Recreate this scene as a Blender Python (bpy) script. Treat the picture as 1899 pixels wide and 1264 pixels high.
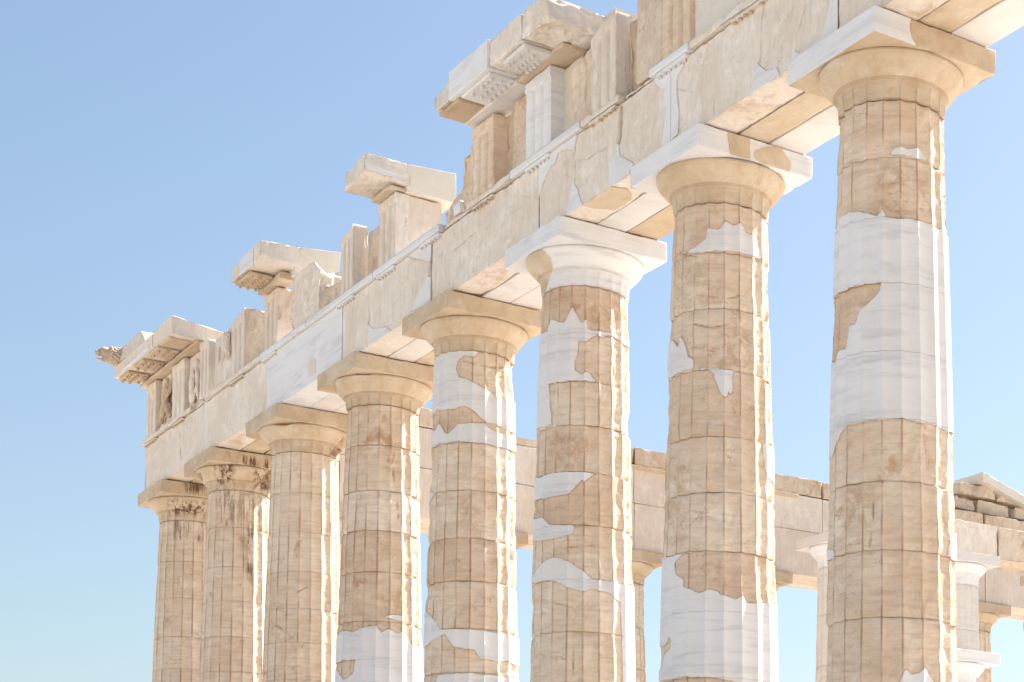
import bpy, bmesh, math, random
import numpy as np
from mathutils import Vector, Matrix

# ---------------------------------------------------------------- scene, camera, sky, sun, exposure
sc = bpy.context.scene
for o in list(bpy.data.objects): bpy.data.objects.remove(o)
COL = sc.collection
R = math.radians
# World: X runs west along the north colonnade, Y runs south into the temple, Z up, stylobate at z = 0 (metres).
CAM = np.array([50.1143, -15.1661, -1.8217])
YAW, PIT, ROL, FPX, PX0, PY0 = -0.902274, 0.0558826, -0.0031691, 3678.9266, 834.2961, 985.1277
PW, PH = 1899.0, 1264.0
FW = np.array([math.sin(YAW)*math.cos(PIT), math.cos(YAW)*math.cos(PIT), math.sin(PIT)])
_r = np.array([math.cos(YAW), -math.sin(YAW), 0.0]); _u = np.cross(_r, FW)
RT = _r*math.cos(ROL) + _u*math.sin(ROL); UP = -_r*math.sin(ROL) + _u*math.cos(ROL)
cd = bpy.data.cameras.new('camera'); cam = bpy.data.objects.new('camera', cd); COL.objects.link(cam)
cam.matrix_world = Matrix(((RT[0], UP[0], -FW[0], CAM[0]), (RT[1], UP[1], -FW[1], CAM[1]), (RT[2], UP[2], -FW[2], CAM[2]), (0, 0, 0, 1)))
cd.sensor_fit = 'HORIZONTAL'; cd.sensor_width = 36.0; cd.lens = FPX/PW*36.0
cd.shift_x = -PX0/PW; cd.shift_y = PY0/PW
cd.clip_start = 0.1; cd.clip_end = 6000
sc.camera = cam

SUN_AZ, SUN_EL = 95.0, 47.0        # direction to the sun: angle from +X towards +Y, elevation
world = bpy.data.worlds.new('World'); sc.world = world; world.use_nodes = True
wn = world.node_tree; wn.nodes.clear()
sky = wn.nodes.new('ShaderNodeTexSky'); sky.sky_type = 'NISHITA'; sky.sun_disc = False
sky.sun_elevation = R(SUN_EL); sky.sun_rotation = R(90.0 - SUN_AZ)
sky.altitude = 150; sky.air_density = 1.35; sky.dust_density = 1.8; sky.ozone_density = 2.0
bg = wn.nodes.new('ShaderNodeBackground'); bg.inputs['Strength'].default_value = 0.053
wo = wn.nodes.new('ShaderNodeOutputWorld')
wn.links.new(sky.outputs[0], bg.inputs[0]); wn.links.new(bg.outputs[0], wo.inputs[0])
sl = bpy.data.lights.new('sun', 'SUN'); sl.energy = 5.0; sl.angle = R(0.53); sl.color = (1.0, 0.955, 0.89)
sun = bpy.data.objects.new('sun', sl); COL.objects.link(sun)
sd = Vector((math.cos(R(SUN_AZ))*math.cos(R(SUN_EL)), math.sin(R(SUN_AZ))*math.cos(R(SUN_EL)), math.sin(R(SUN_EL))))
sun.rotation_euler = sd.to_track_quat('Z', 'Y').to_euler(); sun.location = (10, 20, 40)
sc.view_settings.view_transform = 'Standard'; sc.view_settings.look = 'None'
sc.view_settings.exposure = 1.62; sc.view_settings.gamma = 1.0; sc.view_settings.use_curve_mapping = False
sc.render.engine = 'CYCLES'
sc.cycles.max_bounces = 8; sc.cycles.diffuse_bounces = 6

# ---------------------------------------------------------------- pixel <-> place helpers
def pix(P):
    d = np.asarray(P, float) - CAM; w = d @ FW
    return PW/2 + PX0 + FPX*(d @ RT)/w, PH/2 + PY0 - FPX*(d @ UP)/w
def ray(u, v):
    return FW + RT*((u-PW/2-PX0)/FPX) - UP*((v-PH/2-PY0)/FPX)
def on_y(u, v, Y): d = ray(u, v); return CAM + d*((Y-CAM[1])/d[1])
def on_x(u, v, X): d = ray(u, v); return CAM + d*((X-CAM[0])/d[0])
def x_at(u, Y, z):
    # X on the plane Y whose picture column is u at height z
    lo, hi = -10.0, 40.0
    for _ in range(40):
        m = (lo+hi)/2
        if pix((m, Y, z))[0] < u: lo = m
        else: hi = m
    return (lo+hi)/2

# ---------------------------------------------------------------- noise
def _hash(ix, iy, iz, s):
    h = (ix.astype(np.int64)*374761393 + iy.astype(np.int64)*668265263 + iz.astype(np.int64)*2147483647 + s*1274126177) & 0xffffffff
    h = ((h ^ (h >> 13))*1274126177) & 0xffffffff
    h = ((h ^ (h >> 16))*2246822519) & 0xffffffff
    return ((h ^ (h >> 15)) & 0xffff)/65535.0
def vn(P, s, seed=0):
    """value noise 0..1; s is a scalar or a per-axis frequency"""
    Q = P*np.asarray(s, float); I = np.floor(Q); f = Q - I; f = f*f*(3-2*f)
    I = I.astype(np.int64); x, y, z = I[..., 0], I[..., 1], I[..., 2]; a, b, c = f[..., 0], f[..., 1], f[..., 2]
    def L(p, q, t): return p + (q-p)*t
    x00 = L(_hash(x, y, z, seed), _hash(x+1, y, z, seed), a); x10 = L(_hash(x, y+1, z, seed), _hash(x+1, y+1, z, seed), a)
    x01 = L(_hash(x, y, z+1, seed), _hash(x+1, y, z+1, seed), a); x11 = L(_hash(x, y+1, z+1, seed), _hash(x+1, y+1, z+1, seed), a)
    return L(L(x00, x10, b), L(x01, x11, b), c)
def fbm(P, s, seed=0, o=3):
    s = np.asarray(s, float); r = 0; w = 1.0; t = 0
    for k in range(o):
        r = r + w*vn(P, s*2.03**k, seed+17*k); t += w; w *= .5
    return r/t

# ---------------------------------------------------------------- materials
def nodemat(name):
    m = bpy.data.materials.new(name); m.use_nodes = True; nt = m.node_tree; nt.nodes.clear()
    out = nt.nodes.new('ShaderNodeOutputMaterial'); b = nt.nodes.new('ShaderNodeBsdfPrincipled')
    nt.links.new(b.outputs[0], out.inputs[0])
    return m, nt, b
class NT:
    def __init__(s, nt): s.nt = nt
    def n(s, t, **k):
        x = s.nt.nodes.new(t)
        for a, v in k.items(): setattr(x, a, v)
        return x
    def l(s, a, b): s.nt.links.new(a, b)
    def pos(s, scale):
        g = s.n('ShaderNodeNewGeometry'); v = s.n('ShaderNodeVectorMath', operation='MULTIPLY')
        s.l(g.outputs['Position'], v.inputs[0]); v.inputs[1].default_value = scale; return v.outputs[0]
    def noise(s, scale, detail=5, rough=.6, dist=0.0):
        t = s.n('ShaderNodeTexNoise'); t.inputs['Scale'].default_value = 1.0; t.inputs['Detail'].default_value = detail
        t.inputs['Roughness'].default_value = rough; t.inputs['Distortion'].default_value = dist
        s.l(s.pos(scale if isinstance(scale, tuple) else (scale,)*3), t.inputs['Vector']); return t.outputs['Fac']
    def ramp(s, f, a, b, lo=0.0, hi=1.0):
        m = s.n('ShaderNodeMapRange'); m.clamp = True; m.interpolation_type = 'SMOOTHSTEP'
        s.l(f, m.inputs[0]); m.inputs[1].default_value = a; m.inputs[2].default_value = b; m.inputs[3].default_value = lo; m.inputs[4].default_value = hi
        return m.outputs[0]
    def mul(s, a, b):
        m = s.n('ShaderNodeMath', operation='MULTIPLY')
        s.l(a, m.inputs[0])
        if isinstance(b, float): m.inputs[1].default_value = b
        else: s.l(b, m.inputs[1])
        return m.outputs[0]
    def mix(s, f, a, b, mode='MIX'):
        m = s.n('ShaderNodeMix', data_type='RGBA', blend_type=mode); m.clamp_factor = True
        if isinstance(f, float): m.inputs[0].default_value = f
        else: s.l(f, m.inputs[0])
        for i, c in ((6, a), (7, b)):
            if isinstance(c, tuple): m.inputs[i].default_value = c + (1.0,)
            else: s.l(c, m.inputs[i])
        return m.outputs[2]
    def attr(s, name, kind='GEOMETRY'):
        a = s.n('ShaderNodeAttribute', attribute_name=name, attribute_type=kind); return a.outputs['Fac']
    def bump(s, b, items):
        prev = None
        for h, st, d in items:
            k = s.n('ShaderNodeBump'); k.inputs['Strength'].default_value = st; k.inputs['Distance'].default_value = d
            s.l(h, k.inputs['Height'])
            if prev is not None: s.l(prev, k.inputs['Normal'])
            prev = k.outputs[0]
        s.l(prev, b.inputs['Normal'])

def ancient_material(name, c1, c2, streak, stain=(.40, .20, .085), stain_lo=.60, bedding=True, hairline=.55):
    m, nt, b = nodemat(name); t = NT(nt)
    base = t.mix(t.ramp(t.noise(.9, 5, .6), .35, .65), c1, c2)
    # broad grey-white bleaching and honey patina
    base = t.mix(t.mul(t.ramp(t.noise(2.3, 6, .65, .4), .50, .70), .55), base, (c2[0]*1.16, c2[1]*1.22, c2[2]*1.30))
    # bedding / chisel streaks
    st = t.noise(streak, 4, .6, .3)
    base = t.mix(t.ramp(st, .42, .70, 0.0, .40 if bedding else .26), base, (c1[0]*.74, c1[1]*.66, c1[2]*.56))
    base = t.mix(t.ramp(t.noise(11.0, 4, .6), .55, .78, 0.0, .35), base, (c1[0]*.80, c1[1]*.70, c1[2]*.58))
    # hairline cracking along the bedding
    vo = t.n('ShaderNodeTexVoronoi', feature='DISTANCE_TO_EDGE'); vo.inputs['Scale'].default_value = 1.0
    ad = t.n('ShaderNodeVectorMath', operation='ADD'); nv = t.n('ShaderNodeTexNoise'); nv.inputs['Scale'].default_value = 3.5; nv.inputs['Detail'].default_value = 6
    nv.inputs['Roughness'].default_value = .7
    t.l(t.pos((1.0, 1.0, 1.0)), nv.inputs['Vector']); sc2 = t.n('ShaderNodeVectorMath', operation='MULTIPLY'); t.l(nv.outputs['Color'], sc2.inputs[0]); sc2.inputs[1].default_value = (1.1, 1.1, 1.1)
    t.l(t.pos((1.6, 1.6, 4.5) if bedding else (2.6, 2.6, 1.0)), ad.inputs[0]); t.l(sc2.outputs[0], ad.inputs[1]); t.l(ad.outputs[0], vo.inputs['Vector'])
    hair = t.mul(t.ramp(vo.outputs['Distance'], .0, .030, 1.0, 0.0), t.ramp(t.noise(1.9, 4, .6), .50, .64, 0.0, hairline))
    base = t.mix(hair, base, (.27, .155, .08))
    # iron stains
    base = t.mix(t.mul(t.ramp(t.noise((1.7, 1.7, 1.1), 7, .68, .8), stain_lo, stain_lo+.10), .6), base, stain)
    # dirt held along broken arrises, joints and cracks; also darkens notches and grooves
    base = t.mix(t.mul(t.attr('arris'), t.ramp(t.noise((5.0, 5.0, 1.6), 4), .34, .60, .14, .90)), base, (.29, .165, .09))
    base = t.mix(t.mul(t.attr('dirt_dark'), t.ramp(t.noise(6.0, 3), .30, .6, .35, .85)), base, (.24, .12, .055))
    base = t.mix(t.mul(t.attr('crust'), t.ramp(t.noise((11.0, 11.0, 1.7), 7, .72), .45, .58)), base, (.145, .082, .046))
    base = t.mix(t.mul(t.attr('rust'), t.ramp(t.noise(5.5, 7, .72, .6), .40, .64, .0, .62)), base, (.44, .28, .165))
    tint = t.attr('tint', 'OBJECT')
    base = t.mix(t.ramp(tint, 0.0, 1.0, 0.0, .34), base, (.64, .42, .27), 'MULTIPLY')
    nt.links.new(base, b.inputs['Base Color'])
    b.inputs['Roughness'].default_value = .82; b.inputs['Specular IOR Level'].default_value = .25
    hz = (6.0, 6.0, 34.0) if bedding else (30.0, 30.0, 7.0)
    t.bump(b, [(t.noise(hz, 5, .65, .4), .55, .012), (t.noise(20.0, 5, .75), .40, .014), (t.noise(60.0, 5, .75), .6, .006)])
    return m
ANC = ancient_material('weathered_marble', (.635, .500, .375), (.685, .580, .465), (2.2, 2.2, 15.0))
ANCV = ancient_material('weathered_marble_upright', (.645, .560, .475), (.695, .625, .550), (13.0, 13.0, 1.6), stain_lo=.70, bedding=False, hairline=.36)
HON = ancient_material('honey_marble', (.530, .415, .290), (.570, .475, .360), (1.5, 4.0, 4.0), stain_lo=.63, hairline=.24)
ROUGHM = ancient_material('rough_marble', (.56, .45, .34), (.63, .53, .42), (7.0, 7.0, 4.0), stain_lo=.58)

def new_material(name, col, vein_scale, vein, stippled=0.0):
    m, nt, b = nodemat(name); t = NT(nt)
    base = t.mix(t.ramp(t.noise(.8, 4), .35, .65), col, tuple(c*1.06 for c in col))
    base = t.mix(t.ramp(t.noise(vein_scale, 7, .66, .8), .46, .72, 0.0, vein), base, (col[0]*.62, col[1]*.63, col[2]*.66))
    base = t.mix(t.ramp(t.noise((4.0, 4.0, 1.5), 5), .58, .75, 0.0, .30), base, (col[0]*.95, col[1]*.84, col[2]*.70))
    base = t.mix(t.mul(t.attr('dirt_dark'), .45), base, (.42, .30, .20))
    tint = t.attr('tint', 'OBJECT')
    base = t.mix(t.ramp(tint, 0.0, 1.0, 0.0, .5), base, (.86, .74, .58), 'MULTIPLY')
    nt.links.new(base, b.inputs['Base Color'])
    b.inputs['Roughness'].default_value = .62; b.inputs['Specular IOR Level'].default_value = .3
    it = [(t.noise((9.0, 9.0, 26.0), 4, .6), .18, .004)]
    if stippled: it.append((t.noise(34.0, 4, .7), stippled, .012))
    t.bump(b, it)
    return m
NEW = new_material('new_marble', (.650, .638, .640), (.7, .7, 6.5), .50)
NEWG = new_material('new_marble_stippled', (.62, .57, .50), (2.0, 2.0, 3.0), .15, .55)

def plain(name, c1, c2, sc_, rough=.9):
    m, nt, b = nodemat(name); t = NT(nt)
    base = t.mix(t.ramp(t.noise(sc_, 6, .65), .35, .65), c1, c2)
    base = t.mix(t.ramp(t.noise(sc_*9, 5, .7), .45, .75, 0.0, .5), base, tuple(c*.7 for c in c1))
    nt.links.new(base, b.inputs['Base Color']); b.inputs['Roughness'].default_value = rough
    t.bump(b, [(t.noise(sc_*14, 5, .7), .5, .03)])
    return m
GROUND = plain('pale_rubble', (.45, .41, .36), (.56, .52, .47), .35)
PAVE = plain('worn_paving', (.53, .485, .43), (.60, .56, .51), .5)

# ---------------------------------------------------------------- object helpers
def link(o, parent=None):
    COL.objects.link(o)
    if parent is not None: o.parent = parent
    return o
def tag(o, label=None, cat=None, group=None, kind=None):
    if cat and not kind: kind = 'thing'
    if label: o['label'] = label
    if cat: o['category'] = cat
    if group: o['group'] = group
    if kind: o['kind'] = kind
    return o
def empty(name, loc, label, cat, group=None):
    o = bpy.data.objects.new(name, None); o.location = loc; o.empty_display_size = .3; link(o); return tag(o, label, cat, group)
def mesh_obj(name, V, F, mat, parent=None, attrs=None, smooth=False, tint=None, off=(0, 0, 0)):
    """V (n,3); F array (m,4) or list of index lists. V is in world space; off = the parent's location."""
    me = bpy.data.meshes.new(name); V = np.asarray(V, float) - np.asarray(off, float)
    if isinstance(F, np.ndarray):
        k = F.shape[1]; me.vertices.add(len(V)); me.vertices.foreach_set('co', V.astype(np.float32).ravel())
        me.loops.add(F.size); me.loops.foreach_set('vertex_index', F.astype(np.int32).ravel())
        me.polygons.add(len(F)); me.polygons.foreach_set('loop_start', np.arange(0, F.size, k, dtype=np.int32))
        me.update(calc_edges=True); me.validate()
    else:
        me.from_pydata(V.tolist(), [], [list(map(int, f)) for f in F]); me.update()
    for an, av in (attrs or {}).items():
        a = me.attributes.new(an, 'FLOAT', 'POINT'); a.data.foreach_set('value', np.asarray(av, np.float32).ravel())
    if smooth: me.polygons.foreach_set('use_smooth', np.ones(len(me.polygons), bool))
    me.materials.append(mat)
    o = bpy.data.objects.new(name, me); link(o, parent)
    o['tint'] = float(random.random() if tint is None else tint)
    return o
def gridF(nv, nu, wrap=False, base=0):
    n = nu if wrap else nu-1
    i, j = np.meshgrid(np.arange(nv-1), np.arange(n), indexing='ij'); j2 = (j+1) % nu
    return (base + np.stack([i*nu+j, i*nu+j2, (i+1)*nu+j2, (i+1)*nu+j], -1)).reshape(-1, 4)

# ---- regions drawn as outlines in the picture: signed distance (positive inside, in picture pixels)
def sdf(u, v, loops):
    u = np.asarray(u); best = np.full(u.shape, 1e9); ins = np.zeros(u.shape, bool)
    for lp in loops:
        a = np.asarray(lp, float); b = np.roll(a, -1, 0)
        for (x1, y1), (x2, y2) in zip(a, b):
            dx, dy = x2-x1, y2-y1; L = dx*dx+dy*dy+1e-9
            t = np.clip(((u-x1)*dx+(v-y1)*dy)/L, 0, 1)
            best = np.minimum(best, np.hypot(u-x1-t*dx, v-y1-t*dy))
            if y1 != y2:
                c = ((y1 > v) != (y2 > v)) & (u < dx*(v-y1)/(y2-y1)+x1); ins ^= c
    return np.where(ins, best, -best)
def line_dist(u, v, lines):
    best = np.full(np.shape(u), 1e9)
    for lp in lines:
        for (x1, y1), (x2, y2) in zip(lp[:-1], lp[1:]):
            dx, dy = x2-x1, y2-y1; L = dx*dx+dy*dy+1e-9
            t = np.clip(((u-x1)*dx+(v-y1)*dy)/L, 0, 1)
            best = np.minimum(best, np.hypot(u-x1-t*dx, v-y1-t*dy))
    return best
def clip_patch(V, N, S, wrap, depth):
    """the part of a surface grid where S > 0, with walls going `depth` into the stone along -N"""
    nv, nu = S.shape; verts = []; faces = []; key = {}
    def gv(i, j):
        k = (i, j)
        if k not in key: key[k] = len(verts); verts.append(V[i, j])
        return key[k]
    inner = {}
    def inn(k, p, n):
        if k not in inner: inner[k] = len(verts); verts.append(p - n*depth)
        return inner[k]
    data = {}
    def ev(a, b):
        k = (a, b) if a < b else (b, a)
        if k not in key:
            s0, s1 = S[k[0]], S[k[1]]; t = s0/(s0-s1)
            p = V[k[0]]*(1-t)+V[k[1]]*t; n = N[k[0]]*(1-t)+N[k[1]]*t
            key[k] = len(verts); verts.append(p); data[k] = (p, n)
        return key[k], k
    pos = S > 0
    P2 = np.concatenate([pos, pos[:, :1]], 1) if wrap else pos
    anyp = P2[:-1, :-1] | P2[1:, :-1] | P2[:-1, 1:] | P2[1:, 1:]
    for i, j in zip(*np.nonzero(anyp)):
        j2 = (j+1) % nu; c = [(i, j), (i, j2), (i+1, j2), (i+1, j)]
        if all(pos[q] for q in c): faces.append([gv(*q) for q in c]); continue
        poly = []; cuts = []
        for a, b in zip(c, c[1:]+c[:1]):
            if pos[a]: poly.append(gv(*a))
            if pos[a] != pos[b]:
                e, k = ev(a, b); poly.append(e); cuts.append((e, k))
        if len(poly) >= 3: faces.append(poly)
        if len(cuts) == 2:
            (e1, k1), (e2, k2) = cuts
            faces.append([e1, e2, inn(k2, *data[k2]), inn(k1, *data[k1])])
    # free border of the grid needs no wall: it lies against the joint
    return split_pieces(verts, faces)
def split_pieces(verts, faces):
    par = list(range(len(verts)))
    def find(a):
        while par[a] != a: par[a] = par[par[a]]; a = par[a]
        return a
    for f in faces:
        r0 = find(f[0])
        for q in f[1:]: par[find(q)] = r0
    grp = {}
    for f in faces: grp.setdefault(find(f[0]), []).append(f)
    out = []
    for fs in grp.values():
        if len(fs) < 14: continue
        ids = sorted({i for f in fs for i in f}); mp = {a: k for k, a in enumerate(ids)}
        out.append((np.array([verts[i] for i in ids]), [[mp[i] for i in f] for f in fs]))
    return out

# ---------------------------------------------------------------- fluted columns
def shaft_r(z): return .928 - .0222*z + .012*math.sin(math.pi*min(max(z/9.6, 0), 1))
def ring_grid(cx, cy, z0, z1, nt, nz, scale=1.0, fl=1.0, phase=0.0):
    th = np.arange(nt)*2*math.pi/nt
    edge = np.array([0, .012, .03, .06]); body = np.linspace(.10, (z1-z0)-.10, max(nz, 2))
    zz = np.concatenate([z0+edge, z0+body, z1-edge[::-1]]) if z1-z0 > .3 else np.linspace(z0, z1, 5)
    ph = ((th-phase)/(math.pi/10) + .5) % 1.0                # arris at 0/1, flute centre at .5
    rad = np.array([shaft_r(z) for z in zz])*scale
    dep = .052*fl*(1-(2*ph-1)**2)
    r = rad[:, None]*(1 - dep[None, :])
    T = np.broadcast_to(th[None], r.shape); Z = np.broadcast_to(zz[:, None], r.shape)
    V = np.stack([cx+r*np.cos(T), cy+r*np.sin(T), Z], -1)
    N = np.stack([np.cos(T), np.sin(T), 0*T], -1)
    arr = np.clip(1-np.minimum(ph, 1-ph)/.06, 0, 1)
    return V, N, np.broadcast_to(arr[None], r.shape), T, zz
def front_pix(V, cx, cy):
    """picture position of each point; points on the far side borrow that of their mirror point in front"""
    tc = math.atan2(CAM[1]-cy, CAM[0]-cx); dx, dy = V[..., 0]-cx, V[..., 1]-cy; r = np.hypot(dx, dy)
    a = np.arctan2(dy, dx)-tc; a = (a+math.pi) % (2*math.pi)-math.pi
    a = np.where(np.abs(a) > math.pi/2, np.sign(a)*(math.pi-np.abs(a)), a)
    Q = np.stack([cx+r*np.cos(a+tc), cy+r*np.sin(a+tc), V[..., 2]], -1)
    return pix(Q)
def caps(V):
    nv, nu = V.shape[:2]; return [list(range(nu))[::-1], list(range((nv-1)*nu, nv*nu))]
def drum(root, cx, cy, z0, z1, k, nz, patches, cracks, crust, seed, worn=1.0, raw=2.4, mat=ANC, tint=None, fl=1.0, phase=0.0, scale=1.0, rust=None, joint=1.0):
    nt = 20*k; off = root.location
    V, N, arr, T, zz = ring_grid(cx, cy, z0+.002, z1-.002, nt, nz, scale, fl, phase)
    P = V + np.array([0, 0, seed*7.13])
    d = np.minimum(V[..., 2]-z0, z1-V[..., 2])
    flake = np.clip(fbm(P, (1.7, 1.7, 1.3), 5, 3)-.50, 0, 1)
    ero = .001 + .009*fbm(P, 2.2, 1, 3) + .006*vn(P, (5, 5, 22), 2) + .007*vn(P, 26, 3)
    ero += worn*.15*flake + worn*arr*(.004+.045*np.clip(fbm(P, 4.5, 4, 2)-.42, 0, 1))
    n1 = fbm(P, (3.1, 3.1, 2.2), 71, 3); n2 = fbm(P, (6.0, 6.0, 4.0), 72, 2)
    ero += worn*(.016*np.clip((n1-.56)*16, 0, 1)+.013*np.clip((n1-.63)*18, 0, 1)+.010*np.clip((n2-.66)*16, 0, 1))
    ero += joint*(.009+worn*.15*np.clip(vn(P, (4, 4, 1), 6)-.50, 0, 1))*np.exp(-d/.022)
    ero += worn*.10*np.clip(vn(P, (2.6, 2.6, .5), 7)-.66, 0, 1)*np.exp(-d/.09)
    u, v = front_pix(V, cx, cy); dirt_dark = joint*np.exp(-(d/.010)**2)*(.20+.7*vn(P, (2.5, 2.5, .6), 8))
    S = None
    if patches:
        lo_v, hi_v = v.min()-12, v.max()+12
        pl = [p for p in patches if any(lo_v < q[1] < hi_v for lp in p for q in lp) or (min(q[1] for lp in p for q in lp) < lo_v and max(q[1] for lp in p for q in lp) > hi_v)]
        if pl:
            S = np.maximum.reduce([sdf(u, v, p) for p in pl])
            S = S + raw*(fbm(P, 9.0, 9, 2)-.5)*2
            near = np.exp(-(np.clip(-S, 0, None)/2.4)**2)*(S < 0)
            ero = ero*(1-.55*np.exp(-(S/9)**2)); ero += .005*near; dirt_dark = np.maximum(dirt_dark, .65*np.exp(-(S/1.1)**2))
            ero = np.where(S > 4, np.minimum(ero, .03)+.010, ero)
    if cracks:
        L = line_dist(u, v, cracks) + 3.0*(vn(P, 9, 12)-.5)
        g = np.exp(-(L/1.1)**2)*np.clip(2.2*vn(P, 5, 13)-.4, 0, 1); ero += .016*g; dirt_dark = np.maximum(dirt_dark, .8*g)
    cr = np.zeros(d.shape)
    if crust:
        s = np.maximum.reduce([sdf(u, v, [c]) for c in crust]); cr = np.clip((s+4)/10, 0, 1)
        fi = np.floor((T-phase)/(math.pi/10)+.5); cr = cr*(.35+.65*_hash(fi.astype(np.int64), 0*fi.astype(np.int64), 0*fi.astype(np.int64), 5))
        ero += .010*cr*vn(P, 16, 21)
    ru = np.zeros(d.shape)
    if rust: ru = np.clip((np.maximum.reduce([sdf(u, v, [c]) for c in rust])+8)/16, 0, 1)
    W = V - N*ero[..., None]
    F = gridF(*d.shape, wrap=True).tolist() + caps(V)
    o = mesh_obj('drum', W.reshape(-1, 3), F, mat, root, dict(arris=np.clip(arr*(1.0-4*flake), 0, 1), dirt_dark=dirt_dark, crust=cr, rust=ru), tint=tint, off=off)
    if S is not None and (S > 0).any():
        S2 = S - .6
        tn = random.random()*.35
        for pv, pf in clip_patch(V - N*.001, N, S2, True, .045): mesh_obj('marble_patch', pv, pf, NEW, o, tint=tn+.12, off=off)
    return o
ECH = [(.962, 0), (.968, -.035), (.948, -.085), (.905, -.140), (.850, -.200), (.800, -.250), (.772, -.278)]
ANNU = [(.764, -.280), (.764, -.290), (.754, -.292), (.754, -.302), (.744, -.304), (.744, -.314), (.734, -.318)]
def capital(root, cx, cy, mat, seed, k=8, patches=None, pmat=NEW, worn=1.0, crust=None, ztop=10.43, sc_=1.0, zjoint=9.545, notch=None):
    off = root.location; zb = ztop-.336*sc_
    nt = 20*k; th = np.arange(nt)*2*math.pi/nt; ph = (th/(math.pi/10)+.5) % 1
    pr = []
    for (r0, z0), (r1, z1) in zip(ECH[:-1], ECH[1:]):
        for t in np.linspace(0, 1, 5, endpoint=False): pr.append((r0+(r1-r0)*t, z0+(z1-z0)*t, 0))
    pr.append(ECH[-1]+(0,)); pr += [a+(0,) for a in ANNU]
    zn = zjoint-zb
    for t in np.linspace(0, 1, 8)[1:]:
        pr.append((.728-.012*t, (-.318+(zn/sc_+.318)*t), min(1.0, t*3)))
    pr = np.array(pr)
    r = pr[:, 0][:, None]*sc_*(1-.046*pr[:, 2][:, None]*(1-(2*ph-1)**2)[None])
    T = np.broadcast_to(th[None], r.shape); Z = np.broadcast_to((zb+pr[:, 1]*sc_)[:, None], r.shape)
    V = np.stack([cx+r*np.cos(T), cy+r*np.sin(T), Z], -1); N = np.stack([np.cos(T), np.sin(T), 0*T-.3], -1)
    P = V + np.array([0, 0, seed*3.7])
    d = Z-(zb+zn)
    ero = worn*(.004+.010*fbm(P, 3, 31, 3)+.10*np.clip(fbm(P, 2.2, 32, 3)-.56, 0, 1)+.003*vn(P, 26, 33))
    ero = ero + worn*.16*np.clip(vn(P, (5, 5, 1), 34)-.55, 0, 1)*np.exp(-d/.03)
    u, v = front_pix(V, cx, cy); dirt_dark = .8*np.exp(-(d/.02)**2)+.55*np.exp(-((Z-zb)/.012)**2)
    dirt_dark = dirt_dark + .25*((np.arange(len(pr)) > 29) & (np.arange(len(pr)) < 39))[:, None]  # annulet rows a little darker
    S = None
    if patches:
        S = np.maximum.reduce([sdf(u, v, p) for p in patches])+1.6*(fbm(P, 9, 9, 2)-.5)*2
        ero = np.where(S > 0, ero+.004, ero); dirt_dark = np.maximum(dirt_dark, .8*np.exp(-(S/1.5)**2))
    cr = np.zeros(r.shape)
    if crust:
        s = np.maximum.reduce([sdf(u, v, [c]) for c in crust]); cr = np.clip((s+4)/10, 0, 1)
    if notch:
        g = np.clip((np.maximum.reduce([sdf(u, v, [c]) for c in notch])+1.5)/3, 0, 1); ero = ero+.09*g; dirt_dark = np.maximum(dirt_dark, .9*g)  # cavity is cut deep, and its shade is also put into the colour
    arr = np.clip(1-np.minimum(ph, 1-ph)/.08, 0, 1)[None]*pr[:, 2][:, None]
    W = V-N*ero[..., None]
    F = gridF(*r.shape, wrap=True)[:, ::-1].tolist()+[list(range(nt)), list(range((len(pr)-1)*nt, len(pr)*nt))[::-1]]
    o = mesh_obj('capital', W.reshape(-1, 3), F, mat, root, dict(arris=arr*.55, dirt_dark=np.clip(dirt_dark*.8, 0, 1), crust=cr), smooth=False, tint=.15+.25*random.random(), off=off)
    if S is not None:
        for pv, pf in clip_patch(V-N*.002, N, S, True, .03): mesh_obj('stone_patch', pv, [f[::-1] for f in pf], pmat, o, tint=.2, off=off)
    return o

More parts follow.
